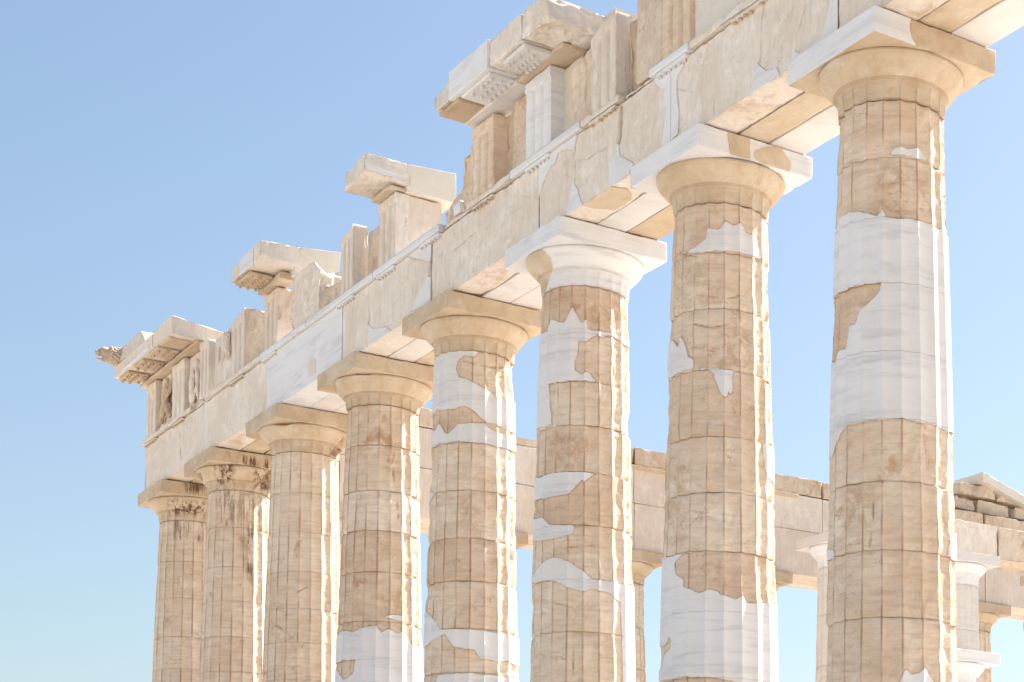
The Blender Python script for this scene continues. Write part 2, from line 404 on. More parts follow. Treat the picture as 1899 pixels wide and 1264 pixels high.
# ---------------------------------------------------------------- worn blocks
def axis_pts(lo, hi, res):
    L = hi-lo; e = [0, .008, .022, .045, .08]
    if L < .22: return np.linspace(lo, hi, 6)
    n = max(2, int((L-.2)/res)+1)
    return np.concatenate([lo+np.array(e), np.linspace(lo+.1, hi-.1, n)[0:], hi-np.array(e[::-1])])
FACES = {'N': (1, 0), 'S': (1, 1), 'W': (0, 1), 'E': (0, 0), 'B': (2, 0), 'T': (2, 1)}
def block(name, lo, hi, mat, parent, res=.05, rad=.02, amp=.010, chip=.5, seed=0, corners=None, patches=None, pmat=NEW, cracks=None, slots=None,
          tint=None, big=0.0, pname='marble_patch', raw=2.0, crust=None, rust=None, skip='', brk=None):
    """A worn stone: a box with rounded, chipped edges; corners (8 points, order x-y-z bits) bend it into any six-sided stone.
    patches / cracks: {'N': [...]} outlines in the picture on that face; brk: list of (point, normal) planes that cut pieces off."""
    lo = np.array(lo, float); hi = np.array(hi, float); off = np.array(parent.location) if parent is not None else np.zeros(3)
    if parent is not None and parent.parent is not None: off = np.array(parent.parent.location)
    ax = [axis_pts(lo[i], hi[i], res) for i in range(3)]
    VV, FF, DD, CC, RR = [], [], [], [], []; base = 0; outp = []
    for fn, (a, s) in FACES.items():
        if fn in skip: continue
        b, c = [i for i in range(3) if i != a]
        B, C = np.meshgrid(ax[b], ax[c], indexing='ij'); P = np.zeros(B.shape+(3,)); P[..., a] = (hi if s else lo)[a]; P[..., b] = B; P[..., c] = C
        flip = (s == 1) ^ (a == 1)
        Q = P+seed*5.77
        rr = (rad*(.35+1.5*vn(Q, 2.6, 41)**2+chip*3.2*np.clip(vn(Q, 4.0, 42)-.58, 0, 1)*2))[..., None]
        rr = np.minimum(rr, .45*(hi-lo).min())
        inn = np.clip(P, lo+rr, hi-rr); d = P-inn; n = np.linalg.norm(d, axis=-1, keepdims=True); nn = d/np.maximum(n, 1e-9)
        W = inn+rr*nn
        if corners is not None:
            uvw = (W-lo)/(hi-lo); M = np.zeros_like(W)
            for i in range(8):
                w = 1.0
                for q in range(3): w = w*(uvw[..., q] if (i >> q) & 1 else 1-uvw[..., q])
                M += w[..., None]*np.array(corners[i], float)
            W0 = W; W = M
        Q = W+seed*5.77
        ero = amp*(1.2*fbm(Q, 2.0, 43, 3)+.5*vn(Q, 11, 44)+.25*vn(Q, 30, 45))
        if amp > .005:
            pit = np.clip((vn(Q, 17, 53)-.83)*9, 0, 1)*np.clip((vn(Q, 2.2, 54)-.45)*4, 0, 1); ero = ero+.012*pit+.010*np.clip((fbm(Q, (3.3, 3.3, 2.0), 55, 3)-.62)*16, 0, 1)
        if big: ero = ero+big*(np.clip(fbm(Q, (2.3, 2.3, 1.8), 46, 4)-.38, 0, 1)+.5*np.abs(fbm(Q, (6, 6, 5), 56, 3)-.5)*2*np.clip((fbm(Q, 1.6, 57, 2)-.42)*5, 0, 1))
        dirt_dark = np.zeros(B.shape); cr = np.zeros(B.shape); S = None
        u, v = pix(W)
        if patches and fn in patches:
            S = np.maximum.reduce([sdf(u, v, p) for p in patches[fn]])+raw*(fbm(Q, 8, 47, 2)-.5)*2
            near = np.exp(-(np.clip(-S, 0, None)/2.2)**2)*(S < 0)
            ero = ero*(1-.5*np.exp(-(S/8)**2))+.004*near+np.where(S > 2, .006, 0); dirt_dark = np.maximum(dirt_dark, .6*np.exp(-(S/.9)**2))
        if cracks and fn in cracks:
            L = line_dist(u, v, cracks[fn])+1.2*(vn(Q, 12, 48)-.5); g = np.exp(-(L/.9)**2)*np.clip(2.4*vn(Q, 4, 50)-.3, 0, 1); ero = ero+.012*g; dirt_dark = np.maximum(dirt_dark, g*.7)
        if slots and fn in slots:
            for lp, dp in slots[fn]:
                s = sdf(u, v, [lp])+1.5*(vn(Q, 14, 49)-.5); g = np.clip((s+1)/2, 0, 1); ero = ero+dp*g; dirt_dark = np.maximum(dirt_dark, .55*g)
        if crust and fn in crust:
            s = np.maximum.reduce([sdf(u, v, [c_]) for c_ in crust[fn]]); cr = np.clip((s+4)/10, 0, 1)
        ru = np.zeros(B.shape)
        if rust and fn in rust: ru = np.clip((np.maximum.reduce([sdf(u, v, [c_]) for c_ in rust[fn]])+5)/10, 0, 1)
        W2 = W-nn*ero[..., None]
        if brk:
            for p0, nrm in brk:
                nrm = np.array(nrm, float); nrm /= np.linalg.norm(nrm)
                dd = ((W2-np.array(p0))@nrm)+.10*(fbm(Q, (3, 3, 3), 51, 3)-.5)+.03*(vn(Q, 14, 52)-.5)
                W2 = W2-np.clip(dd, 0, None)[..., None]*nrm
        F = gridF(*B.shape, base=base)
        if flip == False: F = F[:, ::-1]
        VV.append(W2.reshape(-1, 3)); FF.append(F); DD.append(dirt_dark.ravel()); CC.append(cr.ravel()); RR.append(ru.ravel()); base += B.size
        if S is not None and (S > 0).any():
            for pv, pf in clip_patch(W+nn*.002, nn, S, False, .035): outp.append((pv, pf if flip else [f[::-1] for f in pf], pmat[fn] if isinstance(pmat, dict) else pmat))
    V = np.concatenate(VV); F = np.concatenate(FF)
    # weld coincident border points so that the stone is closed
    key = np.round(V*4000).astype(np.int64); _, idx, inv = np.unique(key, axis=0, return_index=True, return_inverse=True); inv = inv.ravel()
    F = inv[F]; V = V[idx]
    o = mesh_obj(name, V, F, mat, parent, dict(dirt_dark=np.concatenate(DD)[idx], crust=np.concatenate(CC)[idx], rust=np.concatenate(RR)[idx]), tint=tint, off=off)
    for pv, pf, pm in outp: mesh_obj(pname, pv, pf, pm, o, tint=random.random()*.3, off=off)
    return o
def hexa(x0, x1, y0, y1, z0, z1, **k):
    """8 corners of a box with named overrides, e.g. c101=(x,y,z) (bits x,y,z)"""
    c = []
    for i in range(8):
        b = '%d%d%d' % (i & 1, (i >> 1) & 1, (i >> 2) & 1)
        c.append(k.get('c'+b, ((x0, x1)[i & 1], (y0, y1)[(i >> 1) & 1], (z0, z1)[(i >> 2) & 1])))
    return c
def prism(name, loop, z0, ztop, mat, parent, rows=26, amp=.012, seed=0, big=0.0, groove=None, gtop=.86, tint=None, topn=.0, arr=None, chipx=1.0):
    """upright stone with the plan `loop`; ztop is a height or a function of (x, y); groove = inward depth per loop point, stopping at gtop"""
    off = np.array(parent.location); L = np.array(loop, float); n = len(L); c = L.mean(0)
    t = np.roll(L, -1, 0)-np.roll(L, 1, 0); nrm = np.stack([t[:, 1], -t[:, 0]], -1); nrm /= np.linalg.norm(nrm, axis=1, keepdims=True)+1e-9
    ss = np.concatenate([[0, .01, .03], np.linspace(.06, .94, rows), [.97, .99, 1]])
    zt = np.array([ztop(x, y) if callable(ztop) else ztop for x, y in L])
    Z = z0+ss[:, None]*(zt-z0)[None]
    X = np.broadcast_to(L[None, :, 0], Z.shape).copy(); Y = np.broadcast_to(L[None, :, 1], Z.shape).copy()
    if groove is not None:
        g = np.array(groove)[None]*np.clip((gtop-ss)/.02, 0, 1)[:, None]; X -= nrm[None, :, 0]*g; Y -= nrm[None, :, 1]*g
    V = np.stack([X, Y, Z], -1); Q = V+seed*4.31
    ero = amp*(1.2*fbm(Q, 2.4, 61, 3)+.6*vn(Q, 12, 62)+.3*vn(Q, 30, 63))+chipx*.10*np.clip(vn(Q, (7, 7, 3), 64)-.70, 0, 1)
    if big: ero = ero+big*(np.clip(fbm(Q, (2.6, 2.6, 1.6), 65, 4)-.40, 0, 1)+.4*np.abs(fbm(Q, (6, 6, 5), 68, 3)-.5)*2)
    e = np.minimum(ss, 1-ss)[:, None]*(zt.max()-z0); ero = ero+.03*np.exp(-e/.02)*vn(Q, 6, 66)
    V[..., 0] -= nrm[None, :, 0]*ero; V[..., 1] -= nrm[None, :, 1]*ero
    rings = [V.reshape(-1, 3)]; top = V[-1]; cc = top.mean(0); base = V.shape[0]*n
    F = gridF(V.shape[0], n, wrap=True); prev = (V.shape[0]-1)*n+np.arange(n)
    for k in (.85, .6, .3):
        rg = cc+(top-cc)*k; rg[:, 2] += topn*(fbm(rg+seed, 5, 67, 3)-.35); rings.append(rg); cur = base+np.arange(n); base += n
        F = np.concatenate([F, np.stack([prev, np.roll(prev, -1), np.roll(cur, -1), cur], -1)]); prev = cur
    faces = F.tolist()+[prev.tolist(), list(range(n))[::-1]]
    VV = np.concatenate(rings); dirt_dark = np.zeros(len(VV))
    if groove is not None: dirt_dark[:V.shape[0]*n] = (np.clip(np.array(groove)/.07, 0, 1)[None]*np.clip((gtop-ss)/.02, 0, 1)[:, None]*.30).ravel()  # colour gets darker with groove depth
    return mesh_obj(name, VV, faces, mat, parent, dict(dirt_dark=dirt_dark), tint=tint, off=off)
def subdiv_loop(pts, step):
    out = []
    for a, b in zip(pts, pts[1:]+pts[:1]):
        a, b = np.array(a, float), np.array(b, float); k = max(1, int(round(np.linalg.norm(b-a)/step)))
        for i in range(k): out.append(tuple(a+(b-a)*i/k))
    return out
def rect_loop(x0, x1, y0, y1, step): return subdiv_loop([(x0, y0), (x1, y0), (x1, y1), (x0, y1)], step)
def triglyph(parent, x0, x1, yf, yb, z1, mat, seed, step=.025, worn=1.0, tint=None, z0=11.782, name='triglyph', gtop=.86, topn=.05, big=0.0):
    L = rect_loop(x0, x1, yf, yb, step); g = []
    for x, y in L:
        t = (x-x0)/(x1-x0); d = 0.0
        if abs(y-yf) < 1e-6:
            for c, w, dp in ((0, .085, .06), (1/3, .085, .062), (2/3, .085, .062), (1, .085, .06)):
                d = max(d, dp*max(0, 1-abs(t-c)/w))
        g.append(d)
    return prism(name, L, z0, z1, mat, parent, rows=28, amp=.010*worn, seed=seed, groove=g, gtop=gtop, tint=tint, topn=topn, big=big, chipx=worn)
def frieze_stone(parent, x0, x1, yf, yb, z1, mat, seed, step=.05, amp=.02, big=.10, tint=None, name='frieze_block', z0=11.782, topn=.10):
    return prism(name, rect_loop(x0, x1, yf, yb, step), z0, z1, mat, parent, rows=max(8, int(1.2/step)), amp=amp, seed=seed, big=big, tint=tint, topn=topn)
def joined(name, parts, mat, parent, tint=None, smooth=False):
    off = np.array(parent.location)
    if parent.parent is not None: off = np.array(parent.parent.location)
    V = []; F = []; b = 0
    for v, f in parts: V += [tuple(q) for q in v]; F += [[i+b for i in g] for g in f]; b += len(v)
    return mesh_obj(name, np.array(V), F, mat, parent, tint=tint, smooth=smooth, off=off)
def peg(x, y, z, r, h, n=8, taper=.75, axis=(0, 0, -1)):
    v = []; f = []
    for k, (rr, hh) in enumerate(((r*taper, 0), (r, h))):
        for i in range(n): v.append((x+rr*math.cos(2*math.pi*i/n), y+rr*math.sin(2*math.pi*i/n), z-hh))
    for i in range(n): f.append([i, n+i, n+(i+1) % n, (i+1) % n])
    f.append(list(range(n, 2*n))[::-1]); f.append(list(range(n)))
    return v, f
random.seed(7)

# ================================================================ THE SETTING
def flat(name, x0, x1, y0, y1, z0, z1, mat):
    v = [(x, y, z) for z in (z0, z1) for y in (y0, y1) for x in (x0, x1)]
    f = [[0, 2, 3, 1], [4, 5, 7, 6], [0, 1, 5, 4], [2, 6, 7, 3], [0, 4, 6, 2], [1, 3, 7, 5]]
    return tag(mesh_obj(name, np.array(v), f, mat, tint=.3), kind='structure')
# bedrock around the temple: one sheet to the horizon, lightly uneven near the steps
gx = np.concatenate([-np.geomspace(4000, 60, 14), np.linspace(-50, 110, 81), np.geomspace(120, 4000, 14)])
gy = np.concatenate([-np.geomspace(4000, 60, 14), np.linspace(-50, 80, 66), np.geomspace(90, 4000, 14)])
GX, GY = np.meshgrid(gx, gy); GP = np.stack([GX, GY, 0*GX], -1)
GZ = -3.45+.22*(fbm(GP, .22, 91, 4)-.5)*np.exp(-((GX-30)**2+GY**2)/9000)
tag(mesh_obj('ground', np.stack([GX, GY, GZ], -1).reshape(-1, 3), gridF(*GX.shape), GROUND, tint=.2), kind='structure')
flat('temple_foundation', -3.6, 71.0, -3.6, 32.4, -3.9, -1.56, PAVE)
for i in range(3):
    e = 1.06+.70*(2-i); flat('temple_step', -e, 67.4+e, -e, 28.86+e, -1.556+.52*i+(.004 if i else 0), -1.04+.52*i, PAVE)

# ================================================================ NORTH COLONNADE
S_ = 4.295
XC = [0, 3.69]
for i in range(7): XC.append(XC[-1]+S_)
JZ = {8: [9.53, 8.77, 7.97, 7.11, 6.22, 5.34, 4.54, 3.65, 2.79, 1.94], 7: [9.54, 8.79, 7.96, 7.05, 6.07, 5.25, 4.39, 3.51, 2.55],
      6: [9.53, 8.73, 7.93, 7.21, 6.44, 5.57, 4.68, 3.83, 3.01], 5: [9.54, 8.72, 7.86, 7.00, 6.13, 5.36, 4.50, 3.71],
      4: [9.57, 8.77, 7.86, 7.06, 6.24, 5.26, 4.50], 3: [9.55, 8.67, 7.82, 6.97, 6.17, 5.44, 4.64],
      2: [9.58, 8.72, 7.79, 7.00, 6.17, 5.36], 1: [9.56, 8.55, 7.64, 6.68, 5.89], 9: [9.54, 8.7, 7.8, 6.9, 6.0, 5.1, 4.2, 3.3]}
# outlines of the new-marble inserts as they show in the picture (outer loop, then holes)
PATCH = {
 8: [[[(1500, 445), (1547, 429), (1557, 403), (1575, 393), (1604, 393), (1626, 400), (1637, 385), (1645, 402), (1674, 404), (1708, 409), (1733, 418), (1761, 440), (1800, 455), (1800, 825), (1773, 808), (1741, 790), (1713, 783), (1674, 778), (1638, 777), (1571, 787), (1559, 805), (1541, 848), (1500, 848)],
      [(1500, 556), (1543, 552), (1557, 542), (1587, 530), (1636, 522), (1632, 538), (1605, 565), (1595, 575), (1585, 601), (1575, 605), (1567, 646), (1555, 650), (1547, 672), (1500, 675)]],
     [[(1648, 285), (1659, 276), (1671, 270), (1684, 275), (1704, 274), (1715, 287), (1720, 298), (1691, 289), (1667, 286)]],
     [[(1500, 1016), (1533, 1016), (1546, 1020), (1546, 1036), (1533, 1040), (1500, 1044)]],
     [[(1762, 1000), (1774, 988), (1800, 990), (1800, 1045), (1774, 1042), (1759, 1030)]],
     [[(1670, 1264), (1679, 1240), (1690, 1252), (1705, 1248), (1717, 1235), (1727, 1253), (1734, 1264), (1745, 1300), (1660, 1300)]]],
 7: [[[(1255, 470), (1286, 459), (1308, 443), (1313, 423), (1329, 425), (1336, 421), (1344, 407), (1359, 418), (1374, 411), (1382, 428), (1392, 436), (1400, 432), (1407, 458), (1416, 482), (1401, 476), (1374, 467), (1345, 464), (1315, 466)]],
     [[(1210, 643), (1238, 643), (1244, 629), (1256, 644), (1261, 619), (1273, 643), (1277, 662), (1286, 664), (1287, 682), (1259, 689), (1238, 703), (1210, 707)]],
     [[(1292, 683), (1325, 682), (1360, 684), (1359, 719), (1356, 730), (1350, 723), (1347, 736), (1337, 730), (1331, 719), (1325, 693), (1315, 687)]],
     [[(1414, 822), (1428, 826), (1460, 832), (1460, 907), (1438, 896), (1425, 887), (1418, 872)]],
     [[(1200, 1037), (1233, 1033), (1276, 1023), (1290, 1022), (1265, 1029), (1250, 1044), (1253, 1063), (1268, 1075), (1267, 1086), (1295, 1100), (1315, 1094), (1330, 1095), (1338, 1101), (1364, 1111), (1378, 1105), (1387, 1119), (1401, 1117), (1429, 1117), (1443, 1119), (1480, 1124), (1480, 1280), (1400, 1270), (1330, 1257), (1270, 1254), (1228, 1262), (1200, 1270)],
      [(1200, 1204), (1233, 1196), (1240, 1180), (1246, 1186), (1243, 1203), (1232, 1213), (1226, 1240), (1200, 1243)]]],
 6: [[[(960, 625), (1001, 619), (1016, 613), (1021, 592), (1038, 597), (1046, 597), (1061, 566), (1076, 596), (1080, 599), (1088, 591), (1089, 609), (1137, 617), (1156, 626), (1200, 645), (1200, 660), (1160, 640), (1139, 624), (1129, 622), (1119, 627), (1109, 619), (1088, 632), (1073, 632), (1071, 656), (1066, 672), (1066, 686), (1079, 694), (1089, 689), (1096, 696), (1106, 707), (1086, 705), (1059, 705), (1018, 711), (1020, 755), (1023, 787), (995, 795), (960, 800)]],
     [[(960, 893), (994, 886), (1026, 876), (1051, 873), (1104, 877), (1083, 894), (1080, 889), (1055, 915), (1030, 919), (996, 927), (960, 935)]],
     [[(960, 970), (988, 963), (1006, 959), (1018, 972), (1065, 974), (1063, 990), (1030, 998), (988, 1004), (960, 1008)]],
     [[(960, 1068), (988, 1065), (1002, 1045), (1026, 1032), (1053, 1040), (1083, 1059), (1098, 1073), (1136, 1077), (1175, 1087), (1210, 1092), (1210, 1300), (1158, 1300), (1156, 1264), (1154, 1177), (1150, 1116), (1142, 1112), (1132, 1100), (1100, 1091), (1083, 1096), (1051, 1089), (1030, 1077), (1010, 1075), (990, 1081), (960, 1087)]]],
 5: [[[(770, 668), (804, 657), (828, 648), (861, 644), (890, 648), (880, 661), (861, 658), (849, 669), (845, 684), (851, 699), (872, 705), (898, 720), (910, 727), (920, 735), (952, 744), (980, 752), (980, 812), (950, 801), (919, 786), (904, 784), (892, 775), (876, 760), (861, 752), (834, 759), (810, 760), (801, 769), (770, 778)]],
     [[(770, 806), (800, 799), (807, 799), (812, 784), (819, 790), (824, 801), (831, 803), (848, 786), (861, 784), (898, 784), (907, 793), (922, 801), (950, 808), (980, 818), (980, 845), (949, 835), (901, 822), (849, 817), (816, 823), (798, 832), (770, 842)]],
     [[(770, 918), (800, 912), (806, 914), (794, 936), (770, 942)]],
     [[(770, 1132), (789, 1132), (795, 1138), (811, 1158), (817, 1167), (852, 1166), (896, 1168), (957, 1181), (985, 1188), (985, 1240), (957, 1234), (941, 1224), (923, 1228), (902, 1221), (892, 1223), (880, 1205), (841, 1199), (825, 1175), (799, 1189), (784, 1201), (770, 1204)]],
     [[(811, 1251), (868, 1247), (923, 1252), (957, 1260), (985, 1268), (985, 1300), (800, 1300)]]],
 4: [[[(600, 1186), (624, 1181), (628, 1173), (636, 1169), (656, 1171), (668, 1165), (697, 1159), (707, 1173), (721, 1165), (738, 1175), (750, 1169), (764, 1197), (782, 1197), (810, 1200), (810, 1300), (600, 1300)],
      [(618, 1232), (636, 1224), (658, 1224), (654, 1248), (636, 1262), (628, 1246)]],
     [[(709, 1143), (728, 1139), (747, 1140), (750, 1154), (728, 1147)]]],
}
CRACK = {8: [[(1570, 797), (1600, 800), (1640, 845), (1668, 870), (1690, 858)], [(1639, 892), (1600, 880)], [(1620, 900), (1618, 960), (1612, 1010)]],
         7: [[(1260, 470), (1300, 476)], [(1290, 545), (1350, 552), (1370, 548)], [(1285, 600), (1320, 606), (1350, 600)], [(1355, 740), (1375, 800)], [(1280, 890), (1310, 905), (1322, 899)], [(1280, 640), (1330, 652)]],
         6: [[(1085, 545), (1140, 590)], [(1040, 1015), (1100, 1010)], [(1000, 1110), (1060, 1125), (1069, 1138)], [(1062, 1155), (1062, 1250)]],
         5: [[(858, 668), (900, 678), (945, 682)], [(880, 940), (920, 942)], [(810, 1000), (840, 1050)], [(870, 1000), (872, 1060)]],
         4: [[(660, 930), (662, 975)], [(730, 870), (740, 960)]], 3: [[(545, 1100), (575, 1085)], [(500, 1150), (540, 1180), (560, 1200)]]}
CRUST = {2: [[(398, 905), (500, 905), (500, 970), (488, 1000), (440, 985), (400, 965)], [(440, 985), (474, 985), (470, 1085), (452, 1060)]],
         1: [[(312, 945), (384, 955), (384, 1005), (318, 1000)]]}
RUST = {8: [[(1625, 300), (1680, 300), (1690, 400), (1610, 405)], [(1650, 850), (1700, 830), (1690, 890), (1610, 895)], [(1560, 900), (1620, 900), (1600, 1010), (1560, 1010)], [(1700, 310), (1740, 330), (1735, 400), (1695, 395)]],
        7: [[(1310, 640), (1345, 600), (1420, 620), (1415, 690), (1300, 680)], [(1250, 480), (1330, 480), (1340, 560), (1250, 565)], [(1230, 860), (1275, 860), (1270, 1010), (1228, 1010)], [(1280, 1040), (1340, 1040), (1330, 1085), (1280, 1080)]],
        6: [[(1005, 530), (1060, 530), (1060, 560), (1010, 570)], [(1080, 545), (1150, 560), (1140, 610), (1090, 600)], [(1020, 800), (1080, 800), (1080, 870), (1010, 870)]],
        5: [[(850, 920), (880, 910), (890, 990), (850, 985)], [(895, 915), (925, 915), (925, 945), (895, 945)]], 4: [[(700, 1100), (745, 1090), (745, 1145), (705, 1145)]]}
NOTCH = {4: [[(655, 684), (672, 680), (694, 686), (686, 694), (660, 694)], [(606, 712), (620, 712), (622, 728), (610, 726)]], 3: [[(505, 778), (528, 774), (547, 783), (530, 788), (508, 787)], [(614, 840), (640, 810), (642, 828), (622, 846)]],
         2: [[(484, 895), (502, 870), (504, 906), (488, 906)], [(358, 880), (370, 876), (374, 890), (364, 888)]]}
CCRUST = {2: [[(395, 858), (440, 858), (430, 900), (400, 900)], [(470, 870), (505, 870), (505, 910), (470, 905)]], 1: [[(310, 925), (384, 930), (384, 962), (312, 955)]]}
LAB = {1: 'fluted marble corner column under the lion-head corner, brown streaks below its capital',
       2: 'fluted marble column with heavy dark brown crust below its capital, next to the corner column',
       3: 'all-honey fluted column with smooth tall drums and no white inserts, third from the corner',
       4: 'fluted column with only its low drums rebuilt in white marble, fourth from the corner',
       5: 'fluted column with white top drum holding one tan lobe, fifth from the corner',
       6: 'fluted column with white capital and several white bands, sixth from the corner',
       7: 'fluted tan column with white abacus and a jagged white crest near its top',
       8: 'fluted column with a long white marble middle between tan drums',
       9: 'fluted tan column carrying the far west end of the broken architrave'}
HONEY_CAP = {8: HON, 7: HON, 6: NEW, 5: HON, 4: HON, 3: HON, 2: HON, 1: HON, 9: HON}
for c in range(9, 0, -1):
    cx = XC[c-1]
    root = empty('marble_column', (cx, 0, 0), LAB[c], 'column', 'columns of the north colonnade')
    k = {9: 6, 8: 12, 7: 12, 6: 10, 5: 10, 4: 8, 3: 8, 2: 8, 1: 8}[c]
    zs = JZ[c][:]; 
    while zs[-1] > 1.5: zs.append(zs[-1]-random.uniform(.86, .96))
    zs[-1] = 0.0
    worn = {1: .28, 2: .32, 3: .25, 4: .55, 5: .60, 6: .58, 7: .58, 8: .50, 9: .6}[c]
    for i, (z1, z0) in enumerate(zip(zs[:-1], zs[1:])):
        vis = pix((cx, 0, z1))[1] < 1310
        drum(root, cx, 0, z0, z1, k if vis else 6, (int((z1-z0-.2)/(.019 if c > 5 else .026)) if c < 9 else 8) if vis else 5, PATCH.get(c), CRACK.get(c), CRUST.get(c), c*11+i, worn,
             raw=2.6 if c > 6 else 1.9, tint=random.uniform(0, .75) if c > 3 else random.uniform(.1, .45), fl=1.0, rust=RUST.get(c), joint={1: .45, 2: .45, 3: .35}.get(c, .85))
    zj = zs[0]
    pt = {6: ([[[(970, 480), (985, 466), (1006, 462), (1021, 478), (1025, 497), (1018, 512), (1012, 540), (1004, 545), (995, 520), (978, 505)]]], HON)}.get(c, (None, None))
    cap = capital(root, cx, 0, HONEY_CAP[c], c, k, pt[0], pt[1] or NEW, worn={6: .25}.get(c, .9), crust=CCRUST.get(c), zjoint=zj, notch=NOTCH.get(c))
    # abacus slab
    ab = dict(mat=HON, res=.05, rad=.014, amp=.006)
    if c in (7, 6): ab['mat'] = NEW
    if c == 8: ab['patches'] = {'N': [[[(1440, 100), (1625, -5), (1640, 60), (1440, 175)]]], 'W': [[[(1600, -10), (1690, 30), (1687, 50), (1692, 72), (1706, 96), (1600, 56)]]]}
    if c == 7: ab['patches'] = {'W': [[[(1349, 236), (1390, 248), (1391, 296), (1356, 290)]], [[(1395, 282), (1430, 270), (1448, 272), (1467, 301), (1463, 322), (1413, 305)]]]}; ab['pmat'] = HON; ab['pname'] = 'stone_patch'
    if c <= 5: ab['amp'] = .010; ab['rad'] = .022
    if c <= 2: ab['crust'] = {'W': [[(420, 838), (505, 850), (505, 875), (440, 862)] if c == 2 else [(340, 890), (384, 895), (384, 920), (345, 912)]]}
    m = ab.pop('mat'); a = .989
    block('abacus', (cx-a, -a, 10.096), (cx+a, a, 10.428), m, cap, seed=c, tint=.25*random.random() if m is NEW else .25+.3*random.random(), **ab)

# ================================================================ NORTH ARCHITRAVE
arc = empty('architrave', (0, 0, 10.43), 'long architrave of tan and white marble blocks lying across the north columns', 'architrave')
AY = [-.860, -.290, .245, .860]; ZA0, ZA1 = 10.432, 11.780
XJ = [-.86]+XC[1:]
MATS = {0: (ANCV, HON, HON), 1: (ANCV, HON, HON), 2: (NEW, NEW, NEW), 3: (ANCV, NEW, HON), 4: (ANCV, NEW, NEW), 5: (ANCV, NEW, HON), 6: (ANCV, HON, NEW), 7: (ANCV, HON, NEW)}
NP = {2: [[[(570, 677), (579, 665), (585, 665), (585, 692), (572, 697)]]],
      3: [[[(792, 512), (801, 513), (806, 558), (760, 577)]], [[(682, 601), (692, 610), (717, 606), (723, 612), (700, 660), (682, 650)]], [[(740, 470), (756, 474), (797, 485), (801, 440), (780, 440)]]],
      5: [[[(990, 300), (1020, 270), (1078, 230), (1074, 241), (1069, 247), (1066, 271), (1064, 288), (1062, 279), (1051, 276), (1035, 283), (1028, 302), (1021, 307), (1006, 340), (996, 380), (994, 330)]],
          [[(1064, 297), (1065, 325), (1059, 351), (1055, 373), (1048, 400), (1080, 382), (1070, 349), (1065, 344)]],
          [[(1146, 264), (1149, 285), (1153, 290), (1174, 303), (1167, 314), (1165, 340), (1128, 356), (1129, 321), (1130, 297), (1139, 287)]],
          [[(1203, 120), (1262, 90), (1262, 260), (1226, 290), (1231, 235), (1235, 203), (1231, 167), (1217, 158)]]],
      6: [[[(1180, 130), (1274, 77), (1265, 107), (1267, 120), (1254, 147), (1254, 171), (1258, 203), (1257, 248), (1230, 275), (1200, 200)]],
          [[(1396, 149), (1398, 130), (1404, 115), (1412, 126), (1421, 131), (1439, 125), (1445, 137), (1453, 154), (1458, 165), (1388, 185)]],
          [[(1466, 110), (1473, 94), (1483, 99), (1509, 83), (1526, 66), (1539, 0), (1543, -30), (1560, -30), (1552, 70), (1470, 125)]]]}
NC = {3: [[(683, 543), (682, 561), (684, 586), (682, 601)], [(756, 474), (764, 481), (780, 479), (797, 485)], [(762, 574), (792, 512)]],
      4: [[(924, 341), (942, 360), (953, 363), (993, 364)], [(938, 459), (951, 439)], [(830, 470), (850, 455), (880, 430)]],
      5: [[(1065, 297), (1086, 294), (1110, 279), (1124, 271)]],
      6: [[(1416, 0), (1410, 38), (1407, 115)], [(1254, 163), (1282, 170)], [(1492, 6), (1479, 55), (1474, 90)], [(1321, 181), (1321, 213)]], 0: [[(330, 800), (335, 850)], [(378, 790), (379, 830)]]}
NS = {3: [([(796, 469), (808, 470), (807, 495), (801, 513), (795, 511)], .10)], 5: [([(1146, 185), (1151, 185), (1151, 233), (1149, 264), (1143, 264), (1144, 223)], .10)]}
BP = {5: [[[(1077, 379), (1129, 346), (1160, 349), (1170, 361), (1172, 369), (1143, 388), (1110, 388)]]], 3: [[[(800, 590), (840, 560), (870, 575), (850, 600)]]]}
BR = {6: [[(1350, 210), (1372, 188), (1395, 180), (1440, 175), (1430, 205), (1395, 225)], [(1356, 225), (1375, 222), (1385, 235), (1362, 240)]], 4: [[(880, 520), (900, 505), (945, 495), (930, 530), (900, 540)]], 1: [[(425, 815), (455, 800), (450, 830), (420, 832)]], 7: [[(1680, 20), (1730, 5), (1760, 20), (1700, 35)]]}
for b in range(8):
    x0, x1 = XJ[b]+.003, XC[b+1]-.003
    rs = .020 if b >= 5 else (.026 if b >= 3 else .034)
    pm = {'N': NEW, 'B': HON}
    if b == 2: pm['N'] = ANCV
    block('architrave_block', (x0, AY[0], ZA0), (x1, AY[1]-.004, ZA1-.132), MATS[b][0], arc, res=rs, rad=.012 if b != 2 else .006, amp=.012 if MATS[b][0] is not NEW else .002, seed=b+30,
          patches={'N': NP.get(b, []), 'B': BP.get(b, [])} if b in NP and b in BP else ({'N': NP[b]} if b in NP else None), pmat=pm, cracks={'N': NC[b]} if b in NC else None,
          slots={'N': NS[b]} if b in NS else None, tint=random.uniform(0, .25), big=.05 if b in (0, 4, 5, 6) else 0, raw=1.6, rust={'B': BR[b]} if b in BR else None)
    block('architrave_block', (x0, AY[1], ZA0+.003), (x1, AY[2]-.004, ZA1-.01), MATS[b][1], arc, rust={'B': BR[b]} if b in BR else None, res=.06, rad=.020, amp=.012 if MATS[b][1] is not NEW else .003, seed=b+50, tint=random.uniform(.1, .3) if MATS[b][1] is HON else .6)
    block('architrave_block', (x0, AY[2], ZA0+.001), (x1, AY[3], ZA1), MATS[b][2], arc, res=.06, rad=.020, amp=.012 if MATS[b][2] is not NEW else .003, seed=b+70, tint=random.uniform(.1, .3) if MATS[b][2] is HON else .6)
